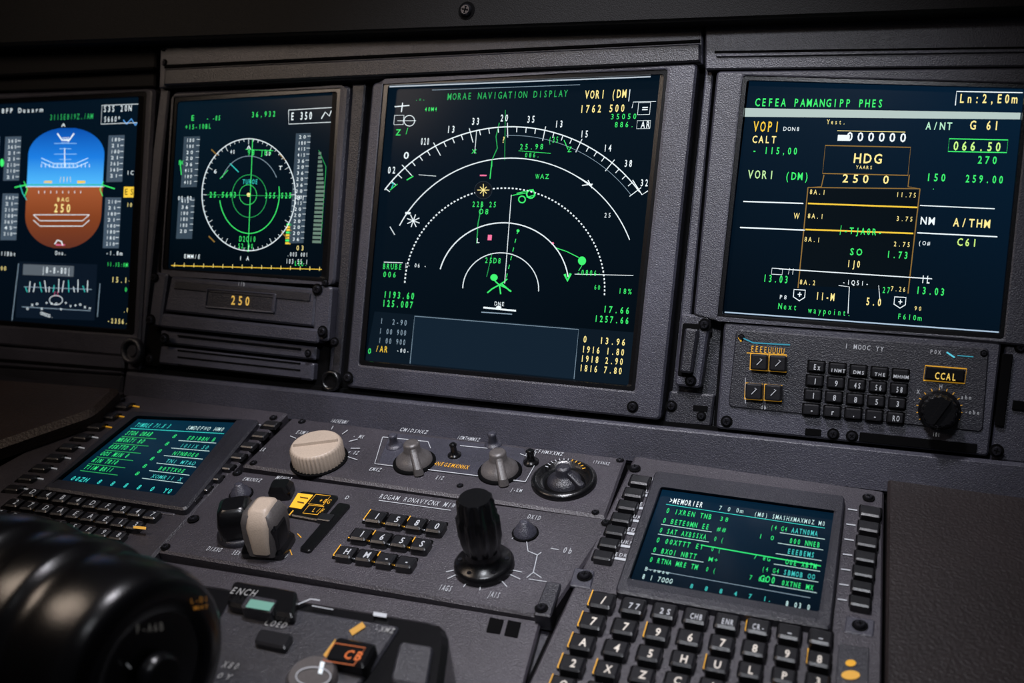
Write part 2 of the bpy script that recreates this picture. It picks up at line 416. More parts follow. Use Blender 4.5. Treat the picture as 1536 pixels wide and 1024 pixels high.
lathe(b,Cn,P1.n,[(.0055,0),(.0055,.003),(.0045,.004)],'slate_dark'); b.done()
# ---- main navigation display
b=bez('navigation_display',[(558,124),(1046,94),(990,630),(518,580)],[(584,129),(994,113),(946,578),(548,540)],.013,.004)
for (x,y) in ((949,610),(522,566)): screw(b,P1,x,y,6,.013)
b.done()
b=B('screen','navigation_display')
hs=lambda x,y:-.037+.0003*(y-120); vs=lambda x,y:-.095
S=Scr(b,P1,.0045,hs,vs,lw=.72)
q=[(582,127),(996,111),(948,580),(546,542)]
S.poly(q,NAVY,vc=[C3(5,18,30),C3(4,16,27),C3(0,4,9),C3(2,9,17)])
S.L([(584,130),(976,115)],2.6,C3(170,180,190)); S.L([(648,135),(870,127)],1,WD)
S.T(670,150,'MORAE NAVIGATION DISPLAY',10,182,G2,bold=False); S.T(622,152,'-=-',5,16,G2)
S.T(876,148,'VOR1 (DM',12,64,Y); S.L([(945,134),(943,152)],1.5,WT)
S.T(868,169,'1762 500',11,70,Y); S.T(914,179,'35050',8,42,G);S.T(920,191,'886.',8,32,G); S.T(960,192,'AR',10,16,WT)
S.L([(984,152),(950,153),(948,162)],1.2,WT);S.RO(958,154,18,18,1.2,WT);S.T(960,168,'=',10,14,WT);S.RO(956,181,20,12,1,WT)
S.L([(592,160),(614,158)],2,WT);S.L([(604,154),(602,168)],2,WT);S.T(636,167,'40M4',6,20,G);S.RO(592,173,14,14,1.2,WT);S.arc(614,181,8,8,0,360,1.4,WT,20);S.L([(596,181),(624,181)],1,WT);S.T(592,203,'Z',9,10,G);S.T(606,201,'/',9,8,G)
cx,cy=767,428
S.arc(cx,cy,238,238,36,143,2.2,WT,90); S.arc(cx,cy,225,225,37,92,.9,WD,60)
for k in range(32):
    A=37+k*3.4; a=math.radians(A); r1=244 if k%4==0 else 238;r0=222 if k%4==0 else 230
    S.L([(cx+r1*math.cos(a),cy-r1*math.sin(a)),(cx+r0*math.cos(a),cy-r0*math.sin(a))],1.6,WT)
for x,y,t in ((587,260,'02'),(609,238,'0'),(637,217,'020'),(676,199,'13'),(713,187,'33'),(756,182,'20'),(796,184,'35'),(838,191,'13'),(876,206,'15'),(911,227,'14'),(942,250,'38'),(966,279,'32')):
    S.T(x-7,y,t,10,14,WT)
S.L([(949,270),(963,292),(972,286)],2,WT)
S.arc(767,428,190,191,21,152,2,WT,80); 
S.dash(757,432,150,150,-4,178,2.8,WT,84)
S.arc(755,428,98,94,8,165,2.2,WT,60)
S.arc(751,434,57,55,-3,178,1.7,WT,50)
S.L([(856,410),(851,421),(847,411)],5,G)
S.L([(749,184),(744,205),(746,222),(738,240),(738,250)],1.6,G2); S.L([(738,240),(735,268)],1.8,G); S.L([(723,305),(717,335),(715,365)],1.8,G2)
S.L([(758,165),(757,240)],1,G2);S.L([(715,195),(712,230)],1.2,WT);S.T(706,230,'X',6,10,G)
S.T(750,214,'?',9,10,Y)
S.T(778,224,'25.98',8,38,G);S.T(786,236,'086.',7,24,G);S.L([(778,226),(826,230)],1,G);S.T(822,214,'(35',9,16,G);S.T(802,268,'WAZ',7,22,G)
S.T(850,228,'Z',8,8,G);S.L([(846,210),(852,224)],1.6,G);S.L([(866,265),(888,278)],2.4,WT);S.L([(873,278),(889,276)],2,WT);S.L([(882,270),(888,282)],2,WT)
S.L([(767,292),(757,425)],1.3,WT)
for k in range(6): S.L([(777-k*3.2,345+k*13),(775.5-k*3.2,351+k*13)],1.4,G)
S.disc(777,346,2.2,2.2,G)
S.disc(725,285,13,13,C3(14,18,24),dh=.00035);S.arc(725,285,13,13,0,360,1,C3(50,60,70),24)
for a in (0,45,90,135):
    r=7 if a%90 else 9; ca,sa=math.cos(math.radians(a)),math.sin(math.radians(a)); S.L([(725-r*ca,285-r*sa),(725+r*ca,285+r*sa)],1.5,Y,dh=.0005)
for a in (20,65,110,155):
    ca,sa=math.cos(math.radians(a)),math.sin(math.radians(a)); S.L([(620-10*ca,331-10*sa),(620+10*ca,331+10*sa)],1.7,WT)
S.R(608,318,8,3,WT);S.R(720,262,10,2,PK); S.R(732,352,6,8,PK);S.disc(829,365,2,2,PK)
S.T(707,310,'22B 25',8,38,G);S.T(717,321,'O8',8,17,G);S.T(713,364,'L',7,8,WT);S.T(726,394,'25D8',8,26,G);S.L([(738,380),(730,415)],1,G2)
S.arc(796,291,6,6,0,360,3,G,16);S.arc(783,299,5,5,0,360,2.4,G,16);S.L([(768,293),(790,289)],1.6,G);S.L([(775,290),(800,284),(803,292),(790,296)],1.8,G)
S.disc(873,391,6,6.5,G);S.L([(832,371),(850,377),(868,386)],1.6,G);S.L([(873,398),(868,406)],1.2,G);S.T(864,412,'-0806-',8,38,G);S.L([(862,411),(950,413)],1.2,WT)
S.T(606,400,'|- 06 -',6,34,WT)
S.disc(741,416,5.5,5,G);
for (dx,dy) in ((18,10),(12,-9),(-18,12),(2,14),(-8,-8)): S.L([(749,427),(749+dx*.6,427+dy*.5),(749+dx,427+dy)],2.6,G)
S.L([(752,425),(766,437)],3,G);S.T(741,458,'DNE',6,16,WT);S.L([(725,461),(774,466)],3.5,WT);S.L([(722,468),(768,471)],2,WD);S.disc(748,461,4,2.5,WT,dh=.0004)
S.L([(576,393),(604,394)],1.3,WT);S.T(573,403,'BRUBE',8,30,G);S.T(573,415,'006',8,22,G);S.T(584,282,'7',8,9,CY);S.L([(585,285),(596,276)],1.5,G)
S.L([(610,270),(620,264)],2,G);S.L([(628,262),(654,264)],1,WT);S.T(905,326,'25',7,12,WT);S.L([(585,340),(592,352)],1.5,WT)
S.T(574,446,'1193.60',9.5,48,G);S.T(572,459,'125.007',9.5,48,G);S.T(926,440,'18%',8,22,G);S.T(890,434,'60',7,11,G)
S.T(903,468,'17.66',9.5,42,G);S.T(890,482,'1257.66',9.5,54,G)
S.poly([(562,467),(958,499),(948,578),(548,540)],C3(9,20,30),dh=.0002)
S.poly([(622,474),(868,494),(861,568),(615,545)],C3(15,29,42),dh=.0003)
S.L([(615,545),(622,474),(868,494),(861,568)],1.5,C3(110,130,145),dh=.0004)
hs2=S.hs; S.hs=lambda x,y:.08
for k,(t,y) in enumerate((('1  2-90',485),('1 00 900',500),('1 00 900',514))): S.T(569-k*1.2,y,t,8,42,WD,dh=.0005)
S.T(562,527,'/AR',9,20,Y2,dh=.0005);S.T(550,530,'0',8,8,G,dh=.0005);S.T(594,528,'-00-',6,20,WT,dh=.0005)
for k,(t,y) in enumerate((('0  13.96',513),('1916 1.80',528),('1918 2.90',542),('1816 7.80',556))): S.T(873-k*1.8,y,t,9.5,66,Y,dh=.0005)
S.hs=hs2
b.done()
# ---- right display
b=bez('flight_management_display',[(1075,106),(1600,100),(1552,520),(1040,474)],[(1122,122),(1536,134),(1498,500),(1085,471)],.012,.004)
b.done()
b=B('screen','flight_management_display')
hs=lambda x,y:.008+.00022*(y-150); vs=lambda x,y:-.1
S=Scr(b,P1,.0045,hs,vs)
S.poly([(1124,120),(1538,132),(1500,502),(1083,473)],NAVY,vc=[C3(4,22,38),C3(6,27,46),C3(3,15,27),C3(1,7,15)])
S.T(1131,159,'CEFEA PAMANGIPP PHES',11.5,194,G)
S.L([(1433,158),(1435,137),(1534,139)],1.8,WT);S.T(1437,154,'Ln:2,E0m',13,90,Y)
S.poly([(1118,162),(1531,169),(1530,179),(1117,175)],C3(165,182,178),dh=.0002)
S.T(1128,197,'VOP1',15,42,Y2);S.T(1174,196,'DON8',6,26,WT);S.T(1127,214,'CALT',10.5,38,Y);S.T(1127,230,'- 115,00',10,70,G)
S.T(1239,186,'Yest.',7,30,Y);S.T(1387,194,'A/NT',11,42,C3(170,220,190));S.T(1453,194,'G 61',13,47,Y)
S.L([(1256,196),(1358,198)],1,Y);S.T(1266,211,'000000',13,96,WT);S.R(1257,202,18,9,WT);
S.RO(1238,218,128,42,2,TAN);S.T(1278,244,'HDG',14,46,Y);S.T(1283,253,'YAARS',5,26,Y)
S.RO(1424,208,88,19,1.8,G);S.T(1427,225,'066.50',13,76,C3(190,235,130));S.T(1464,245,'270',11,33,G)
S.T(1120,267,'VOR1',12,42,C3(175,215,150));S.T(1176,269,'(DM)',11,38,G);S.T(1260,273,'250 0',12,76,Y);S.T(1387,271,'150',11,33,G);S.T(1446,273,'259.00',11,60,G)
S.L([(1115,302),(1205,305)],2.2,WT);S.L([(1380,308),(1492,313)],1.7,WT);S.L([(1110,341),(1207,345)],2.4,WT);S.L([(1376,349),(1496,355)],2.2,WT)
S.L([(1212,305),(1376,311)],2.8,Y2);S.L([(1208,344),(1370,350)],2.8,Y2)
S.L([(1236,262),(1232,280),(1212,281),(1197,432)],2,TAN);S.L([(1364,262),(1362,280),(1380,283),(1362,440)],2,TAN);S.L([(1212,281),(1380,283)],1.7,TAN)
S.poly([(1213,283),(1378,285),(1363,436),(1199,428)],C3(5,12,18),dh=.00015)
S.T(1213,291,'8A.1',7,26,Y);S.T(1343,295,'11.75',7,32,Y);S.T(1189,328,'W',9,11,Y);S.T(1210,327,'8A.1',7,26,Y);S.T(1343,331,'3.75',7,27,Y)
S.T(1379,336,'NM',11,24,WT);S.T(1428,339,'A/THM',12,58,Y);S.T(1264,350,'-TJA0R-',9.5,60,G);S.L([(1262,338),(1260,352)],1,G)
S.T(1205,362,'8A.1',7,26,Y);S.T(1339,369,'2.75',7,27,Y);S.T(1376,367,'(O#',6,20,WT);S.T(1434,368,'C61',11,33,C3(190,225,120))
S.T(1272,382,'SO',10,22,G);S.T(1328,386,'1.73',10,35,G);S.T(1269,400,'1J0',10,22,Y)
S.L([(1168,403),(1398,418)],1.8,WT);S.RO(1158,402,16,9,1.2,WT);S.T(1180,411,'/1',9,12,WT);S.T(1262,426,'-1Q5I-',7,42,WT)
S.T(1143,422,'13.03',10.5,40,G);S.T(1198,426,'8A.2',7,26,Y);S.T(1372,440,'13.03',10.5,46,G);S.T(1322,439,'27',9,14,G);S.T(1335,436,'7.26',7,24,Y);S.T(1380,424,'1L',11,16,WT)
for (x,y) in ((1199,442),(1350,453)):
    S.L([(x-8,y-8),(x+9,y-7),(x+8,y+4),(x,y+9),(x-9,y+3)],1.8,WT,True);S.T(x-5,y+4,'+',9.5,10,WT)
S.T(1222,449,'1l-M',11,30,Y);S.T(1297,457,'5.0',11,26,Y);S.L([(1258,428),(1274,430),(1272,470)],1.3,WT);S.L([(1318,428),(1320,452)],1,WT)
S.T(1168,448,'P8',6,13,WT);S.T(1370,465,'90',6,13,Y);S.T(1166,463,'Next',9,30,G);S.T(1211,469,'waypoint.',9,66,G);S.T(1345,478,'F610m',8,38,G)
S.L([(1087,468),(1498,498)],2.4,C3(160,180,200));S.T(1396,284,'.',8,8,G)  # long pale line is a glass-edge highlight drawn as a glowing stroke
b.done()
# ---- radio panel
group('radio_tuning_panel'); b=B('housing','radio_tuning_panel')
prism(b,P1,inset([(1086,483),(1502,514),(1482,684),(1074,642)],-4),0,.0012,'gap',6,.5)
prism(b,P1,[(1086,483),(1502,514),(1482,684),(1074,642)],0,.011,'slate',6,3)
prism(b,P1,[(1104,494),(1484,522),(1474,648),(1092,610)],.009,.0122,'slate_dark',8,1.8)
prism(b,P1,[(1290,648),(1466,666),(1464,680),(1288,662)],.009,.0125,'gap',1,.6)
prism(b,P1,[(1021,470),(1066,474),(1050,582),(1012,578)],0,.011,'slate',6,3)
prism(b,P1,[(1024,484),(1050,486),(1038,566),(1016,564)],.01,.0116,'gap',4,1)
prism(b,P1,[(1027,492),(1047,494),(1037,560),(1019,558)],.01,.018,'slate_dark',4,3)
prism(b,P1,[(1004,586),(1072,592),(1066,640),(996,634)],0,.006,'slate_dark',4,2.5)
prism(b,P1,[(1508,516),(1600,524),(1590,700),(1484,690)],0,.008,'slate',4,3)
prism(b,P1,[(1504,530),(1520,531),(1506,640),(1492,638)],.004,.0105,'gap',3,1)
prism(b,P1,[(1520,600),(1560,604),(1556,618),(1518,614)],.004,.010,'gap',1,1)
for (x,y,r,h) in ((1057,487,6.5,.011),(1036,571,6,.011),(1007,609,6,.006),(1090,632,6,.011),(1052,624,5,.006),(1250,651,6,.011),(1278,654,6,.011),(1531,521,6,.008),(1495,676,7,.011),(1112,506,3.5,.0122),(1476,530,3.5,.0122)):
    screw(b,P1,x,y,r,h)
for q in ([(1208,642),(1232,644),(1231,654),(1207,652)],[(1040,607),(1062,609),(1061,618),(1039,616)]): prism(b,P1,q,.004,.0118 if q[0][0]>1100 else .0065,'gap',1,.5)
b.done()
b=B('keys','radio_tuning_panel'); L2=B('legends','radio_tuning_panel')
SL=Scr(L2,P1,.0163,lambda x,y:.085,lambda x,y:-.1,'backlit')
SP=Scr(L2,P1,.0123,lambda x,y:.085,lambda x,y:-.1,'backlit')
kl=[['Ex','INMT','DMS','THE','MHHM'],['1','9','4S','56','58'],['1','8','8','5','3'],['-','r','.','-','RO']]
for r in range(4):
    for c in range(5):
        x=1225+c*31.6-r*2.6; y=550+c*3.1+r*21.5
        q=[(x-12,y-9),(x+12,y-7),(x+11,y+8),(x-13,y+6)]
        prism(b,P1,inset(q,-1.8),.0120,.0126,'gap',2,.3)
        prism(b,P1,q,.0120,.016,'key_plastic',3,1.8)
        t=kl[r][c]; SL.T(x-3*len(t) if len(t)>1 else x-4,y+4,t,5 if len(t)>2 else 8,6*len(t) if len(t)>1 else 8,LG,bold=True)
for x,y in ((1139,543),(1167,545),(1131,587),(1160,589)):
    q=[(x-13,y-13),(x+13,y-11),(x+12,y+13),(x-14,y+11)]
    SP.L(q,2,AM,True)
    prism(b,P1,q,.012,.0175,'key_plastic',4,2.8)
    SL.h=.0178;SL.L([(x-4,y+4),(x+4,y-4),(x+1,y-5)],1.3,LG);SL.h=.0163
q=[(1388,548),(1450,553),(1447,575),(1385,570)]
SP.L(q,2.2,AM,True);prism(b,P1,inset(q,2),.012,.0155,'black_plastic',2,1.5);SL.h=.0157;SL.T(1401,568,'CCAL',10,34,C3(240,200,90))
SP.T(1266,522,'I MOOC YY',7,60,LG);SP.T(1125,527,'EEEEUUUU',9,52,AM);SP.L([(1110,505),(1130,514),(1185,517)],2.5,C3(40,120,140));SP.L([(1108,506),(1112,512)],3,AM)
SP.L([(1120,529),(1180,532)],1.5,AM)
SP.T(1394,530,'P0X',6,18,LG);SP.L([(1420,528),(1432,536)],3,C3(90,200,220));SP.L([(1436,533),(1460,535)],1.5,C3(60,160,180));SP.T(1140,613,'db',6,10,LG);SP.T(1398,654,'i0i',6,12,LG)
SP.L([(1118,566),(1118,605)],1,LG)
for a in range(-30,211,20):
    ra=math.radians(a); SP.L([(1409+31*math.cos(ra),613-28*math.sin(ra)),(1409+35*math.cos(ra),613-32*math.sin(ra))],1.3,AM if a%40 else LG)
for x,y,t in ((1374,590,'X'),(1440,598,'shn'),(1446,620,'-obn'),(1408,582,'H'),(1368,601,'-')): SP.T(x,y,t,6,6*len(t),LG)
b.done();L2.done()
b=B('tuning_knob','radio_tuning_panel'); Cn=P1.P(1409,615,.0122)
lathe(b,Cn,P1.n,[(.0125,0),(.0125,.002),(.0105,.004)],'black_plastic')
lathe(b,Cn,P1.n,[(.0108,.003,1),(.0102,.014,1),(.0092,.0155,1)],'black_plastic',72,kn=18,kd=.08)
sect(b,Cn+P1.n*.0150,P1,[(0,.0022,.0095,0,0,.001),(.0028,.0017,.0085,0,0,.001)],'black_plastic',-.5)
b.done()
# ================================================================ PEDESTAL
hs=lambda x,y:.12+.00006*(x-690)+.00016*(y-655); vs=lambda x,y:(x-1370)/(y+330)
group('center_pedestal'); b=B('base','center_pedestal')
O2=P2.P(700,650)
def p2(u,w,h=0): return O2+U*u+W2*w+N2*h
pts=[p2(-.52,-.01),p2(.34,-.01),p2(.34,-.52),p2(-.52,-.52)]
low=[p_-UP*((W(p_).z)-0.003) for p_ in pts]
loft(b,[low,pts],'slate_dark')
b.done()
b=B('blank_plates','center_pedestal')
prism(b,P2,[(236,838),(812,930),(760,1120),(60,1120)],0,.006,'pedestal_paint',4,3)
prism(b,P2,[(178,838),(232,838),(60,1100),(-60,1100)],0,.004,'slate_dark',4,2.5)
for q in ([(735,925),(756,929),(750,950),(729,947)],[(762,929),(782,933),(776,956),(756,952)]): prism(b,P2,q,.004,.0066,'gap',1,.4)
b.done()
def words(n):
    s=''
    while len(s)<n: s+=''.join(random.choice('AEROMNSTIXB0') for _ in range(random.randint(3,7)))+' '
    return s[:n]
def mcdu(name,body,bezo,scr):
    group(name); b=B('housing',name)
    prism(b,P2,inset(body,-4),.0001,.0012,'gap',5,.5)
    prism(b,P2,body,.0002,.010,'pedestal_paint',5,3)
    frame(b,P2,bezo,inset(scr,-3),.009,.0155,.0115,'slate_dark',8,4,2.5,4)
    return b
def key(b,pl,x,y,w,h,h0,h1,mat='key_plastic',r=3,ch=2,hs_=None,vs_=None):
    hs_=hs_ or hs; vs_=vs_ or vs
    q=[]
    for a,c in ((-w/2,-h/2),(w/2,-h/2),(w/2,h/2),(-w/2,h/2)): q.append((x+a+c*vs_(x,y),y+a*hs_(x,y)+c))
    o=inset(q,-2); prism(b,pl,[(x_,y_+3) for x_,y_ in o],h0-.001,h0+.0006,'gap',r,.4)
    prism(b,pl,q,h0,h1,mat,r,ch); return q
MG=C3(50,215,115);MC=C3(60,180,175);MW=C3(180,210,210)
# right
body=[(952,682),(1326,735),(1320,1160),(730,1160)]
scr=[(995,737),(1248,772),(1226,921),(948,872)]
b=mcdu('control_display_unit',body,[(983,704),(1268,742),(1246,942),(922,886)],scr)
for (x,y,r) in ((952,702,6),(1303,746,6),(877,864,8),(1290,938,8)): screw(b,P2,x,y,r,.0110)
prism(b,P2,[(862,850),(892,855),(886,882),(854,877)],.009,.0109,'slate',3,1.5)
prism(b,P2,[(1270,922),(1312,929),(1310,954),(1266,947)],.009,.0109,'slate',3,1.5)
b.done()
b=B('screen','control_display_unit')
S=Scr(b,P2,.0118,quad=scr,bold=False,lw=.8)
S.poly([S.m(-.01,-.02),S.m(1.01,-.02),S.m(1.01,1.02),S.m(-.01,1.02)],C3(5,22,36),vc=[C3(5,32,52),C3(4,24,40),C3(2,11,22),C3(3,16,28)],dh=0)
S.T(.05,.11,'>MEMORIER',.055,.20,WT,bold=True);S.T(.34,.11,'7 0 0m',.045,.15,MW);S.T(.55,.12,'(M0) SMASHXMAXM0Z M0',.045,.42,MW)
S.L([S.m(.04,.13),S.m(.97,.14)],1,CY)
for k in range(6):
    y=.22+k*.108
    S.T(.05,y,'0 '+words(9+k%3),.052,.27,MG,bold=True)
    if k!=2: S.T(.60 if k%2 else .66,y+.01,random.choice(['0 6','(4 G4','1 0','7 8G']),.045,.10,MG)
    S.T(.78,y+.012,words(8),.05,.18,MG if k%2 else MC,bold=True)
    if k in (1,2,4): S.L([S.m(.05,y+.02),S.m(.34,y+.02)],1.1,MW)
    S.L([S.m(.72,y+.03),S.m(.98,y+.03)],1.1,MW)
    S.T(.36,y,random.choice(['38','M+','0 (','##']),.045,.06,MG)
S.L([S.m(.3,.50),S.m(.98,.52)],2,MG);S.T(.66,.77,'GO0',.065,.09,MG,bold=True);S.L([S.m(.05,.84),S.m(.95,.85)],1,WD)
S.T(.04,.86,'B-ewaw',.04,.14,MW);S.T(.04,.95,'8 1 7OOO',.05,.17,MW,bold=True);S.T(.3,.96,'8  8  8  4  7  1.',.045,.45,MC,bold=True);S.T(.82,.97,'8 03 0',.05,.14,MW,bold=True)
b.done()
b=B('keys','control_display_unit');L2=B('legends','control_display_unit')
SL=Scr(L2,P2,.0160,hs,vs,'backlit');SP=Scr(L2,P2,.0105,hs,vs,'backlit')
for k in range(7):
    x=960-k*9.2;y=718+k*18.8
    key(b,P2,x,y,28,13,.010,.0150)
    if k: SP.R(x+18,y+4,20,3.5,LG)
    SP.T(x+16,y+2,'UKN' if k%2 else 'EDR',5,20,LG)
for k in range(7):
    x=1306-k*2.6;y=765+k*22.5
    key(b,P2,x,y,31,15,.010,.0155)
    SP.L([(x-34,y-2),(x-20,y)],2,LG)
SP.T(955,884,'ABCDEFGHIMNLOPQRST UVWXYZ ABCD 0123 EFGHIJ',4,255,LG)
g00,g10,g01,g11=(903,898),(1231,953),(843,1024),(1222,1086)
kt=['/7N%8R8-','77967898','A45HULP3','2XZCILY0','OMNSRLDE']
for r in range(5):
    for c in range(8):
        s_=c/7;t_=r/4
        x=(g00[0]*(1-s_)+g10[0]*s_)*(1-t_)+(g01[0]*(1-s_)+g11[0]*s_)*t_; y=(g00[1]*(1-s_)+g10[1]*s_)*(1-t_)+(g01[1]*(1-s_)+g11[1]*s_)*t_
        q=key(b,P2,x,y,35,22,.010,.016,r=5,ch=3)
        if (r*8+c)%5==0 or c==0: SP.L([q[3],q[2]],2.5,AM,dh=.0008); SP.L([q[3],q[0]],2,AM,dh=.0008)
        ch=kt[r][c]
        if r==0 and c>0: SL.T(x-10,y+5,['77','2S','CHB','ENR','CR-','-','-'][c-1],8,20,LG,bold=True)
        else: SL.T(x-7,y+6,ch,11,14,C3(195,188,178))
SL.h=.0112;SL.disc(1276,994,8,5,AM);SL.disc(1276,1012,14,7,C3(200,150,60))
prism(b,P2,[(1258,965),(1304,971),(1302,1050),(1252,1044)],.009,.0108,'slate_dark',3,1)
b.done();L2.done()
# left
scr=[(206,630),(352,636),(262,746),(92,722)]
body=[(192,590),(432,617),(222,842),(-170,790)]
b=mcdu('control_display_unit.001',body,[(196,614),(390,628),(278,764),(62,731)],scr)
for (x,y,r) in ((182,600,4),(410,626,4),(256,762,6),(290,778,6)): screw(b,P2,x,y,r,.0110)
prism(b,P2,[(240,755),(268,758),(262,772),(232,769)],.009,.0108,'slate',3,1)
b.done()
b=B('screen','control_display_unit.001')
S=Scr(b,P2,.0118,quad=scr,bold=False,lw=.8)
S.poly([S.m(-.01,-.02),S.m(1.01,-.02),S.m(1.01,1.02),S.m(-.01,1.02)],C3(5,22,36),vc=[C3(5,42,60),C3(5,36,54),C3(3,16,30),C3(4,22,38)],dh=0)
S.T(.04,.10,'TIMBLE 71.X 3',.06,.35,CY,bold=True);S.T(.56,.10,'SMDEFWO HM0',.05,.38,MW);S.L([S.m(.03,.13),S.m(.97,.13)],1,CY)
for k in range(6):
    y=.23+k*.11
    S.T(.04,y,words(9),.06,.26,MG,bold=True); S.T(.66,y+.01,words(8),.05,.28,MC if k%2 else MG)
    S.L([S.m(.04,y+.03),S.m(.38,y+.03)],1.2,C3(40,150,80)); S.L([S.m(.6,y+.03),S.m(.97,y+.03)],1,MW); S.T(.50,y,'8',.05,.05,MG)
S.T(.04,.96,'00ZH  8  8  8  8  0  Y0',.06,.9,CY,bold=True)
b.done()
b=B('keys','control_display_unit.001');L2=B('legends','control_display_unit.001')
SL=Scr(L2,P2,.0150,hs,vs,'backlit');SP=Scr(L2,P2,.0105,hs,vs,'backlit')
for k in range(9):
    key(b,P2,184-k*20.5,606+k*15.5,20,8,.010,.0138,r=2,ch=1.3)
    SP.L([(198-k*20.5,608+k*15.5),(209-k*20.5,610+k*15.5)],2.5,LG if k>2 else AM)
for k in range(8):
    key(b,P2,406-k*17,634+k*16,19,8,.010,.0138,r=2,ch=1.3)
    SP.L([(382-k*17,636+k*16),(391-k*17,637+k*16)],1.6,LG)
SP.T(94,733,'ABCDEFGHIKLMN OPQRST UVWXYZ 0123',3.5,170,LG)
for r in range(6):
    for c in range(9):
        x=46+c*22.5-r*25.5 ; y=737+c*4.2+r*15.5
        if x>-60:
            q=key(b,P2,x,y,20,11,.010,.0148,r=3,ch=1.8)
            SL.T(x-4,y+2.5,random.choice('ABCDEFXZ0123456789'),6,8,LG)
            if random.random()<.3: SP.L([q[3],q[2]],1.6,AM,dh=.0008)
SL.L([(200,790),(219,792)],5,C3(200,150,60))
b.done();L2.done()
# ---- upper control panel
group('audio_control_panel'); b=B('plate','audio_control_panel')
q=[(438,625),(940,686),(908,776),(362,698)]
prism(b,P2,inset(q,-4),.0001,.0012,'gap',5,.5)
prism(b,P2,q,.0002,.010,'pedestal_paint',4,3)
prism(b,P2,[(586,648),(790,672),(778,722),(566,695)],.009,.0106,'slate',8,1)
for (x,y,r) in ((453,632,4),(930,690,4),(380,694,4),(893,768,4),(690,728,3.5)): screw(b,P2,x,y,r,.0102)
b.done()
L2=B('legends','audio_control_panel');SP=Scr(L2,P2,.0108,hs,vs,'backlit')
SP.T(494,633,'IACHENMI',5,26,LG);SP.T(598,646,'CMIDSNXZ',5,42,LG);SP.T(684,658,'IOMTHMMXZ',5,34,LG);SP.T(800,678,'CFHMXXMZ',5,44,LG);SP.T(552,705,'EMXZ',5,18,LG);SP.T(652,718,'EIZ',5,12,LG);SP.T(764,736,'J-KM',5,18,LG);SP.T(888,694,'ITEXNXZ',4,26,LG)
SP.T(648,697,'HNEGEMXNHX',5.5,54,AM);SP.T(388,676,'SR',5,8,LG)
SP.L([(574,655),(642,662)],1.3,LG);SP.L([(574,655),(562,695),(600,700)],1.3,LG);SP.L([(642,704),(740,716),(788,722)],1.3,LG);SP.L([(788,722),(806,690),(780,680)],1.3,LG);SP.L([(690,668),(732,672)],1.3,LG);SP.L([(642,662),(646,672)],1.3,LG)
for a,l in ((20,14),(45,12),(0,14),(-25,16),(70,8),(150,10)):
    ra=math.radians(a);SP.L([(482+44*math.cos(ra),672-30*math.sin(ra)),(482+(44+l)*math.cos(ra),672-(30+l*.7)*math.sin(ra))],1.2,LG)
SP.T(528,656,'- MX',5,16,LG);SP.T(520,680,'= 0Z',5,16,LG);SP.T(442,650,'EXM1',5,18,LG)
for k in range(5): SP.L([(792+k*3,676-3+k),(788+k*3,684+k)],1,LG)
L2.done()
def knob(b,x,y,prof,mat,pl=P2,h=.010,**k):
    lathe(b,pl.P(x,y,h),pl.n,prof,mat,**k)
b=B('rotary_selector','audio_control_panel')
knob(b,479,690,[(.0215,0),(.0215,.001)],'gap')
knob(b,479,690,[(.0195,.001,1),(.0195,.0125,1),(.0180,.0145,0),(.0172,.0148)],'beige',seg=160,kn=40,kd=.06)
T_=P2.P(479,690,.010)+N2*.0146
sect(b,T_,P2,[(0,.0165,.0016,0,0,.0006),(.0022,.016,.0009,0,0,.0004)],'beige',ang=.45)
b.done()
def pointer(b,x,y,R,mat,ang,h=.010,ht=.012):
    Cn=P2.P(x,y,h)
    lathe(b,Cn,N2,[(R*1.45,0),(R*1.45,.0014),(R*1.3,.002)],'gap')
    lathe(b,Cn,N2,[(R*1.25,.0012),(R*1.2,.0042),(R*.95,.006),(R*.66,ht*.62),(R*.56,ht*.72),(R*.56,ht),(R*.48,ht+.0013),(R*.25,ht+.0016)],mat,28)
    sect(b,Cn,P2,[(.001,R*1.25,R*.34,R*.55,0,R*.3),(.0055,R*1.15,R*.28,R*.5,0,R*.25),(ht*.85,R*.6,R*.24,R*.1,0,R*.2),(ht+.001,R*.4,R*.14,0,0,R*.1)],mat,ang)
b=B('pointer_knobs','audio_control_panel')
pointer(b,622,694,.0108,'grey_knob',-.9,ht=.016)
pointer(b,750,708,.0108,'grey_knob',-1.0,ht=.016)
for (x,y,R) in ((592,670,.0045),(740,668,.0045),(797,694,.004),(682,684,.0036)):
    Cn=P2.P(x,y,.010); lathe(b,Cn,N2,[(R*1.4,0),(R*1.4,.0015),(R,.002),(R*.7,.004),(R*.62,.008),(R*.8,.010),(R*.5,.011)],'slate' if R>.0042 else 'black_plastic',20)
Cn=P2.P(846,722,.010)
lathe(b,Cn,N2,[(.0225,0),(.0225,.0025),(.0205,.004),(.0185,.004),(.017,.001),(.014,.0008)],'black_plastic',40)
pointer(b,847,726,.0095,'slate_dark',-.3,ht=.013)
b.done()
L2=B('dial_marks','audio_control_panel');SP=Scr(L2,P2,.0145,hs,vs,'backlit')
for a in range(20,161,12):
    ra=math.radians(a);SP.L([(847+28*math.cos(ra),709-19*math.sin(ra)),(847+33*math.cos(ra),709-22*math.sin(ra))],1.3,AM if a<80 else LG)
L2.done()
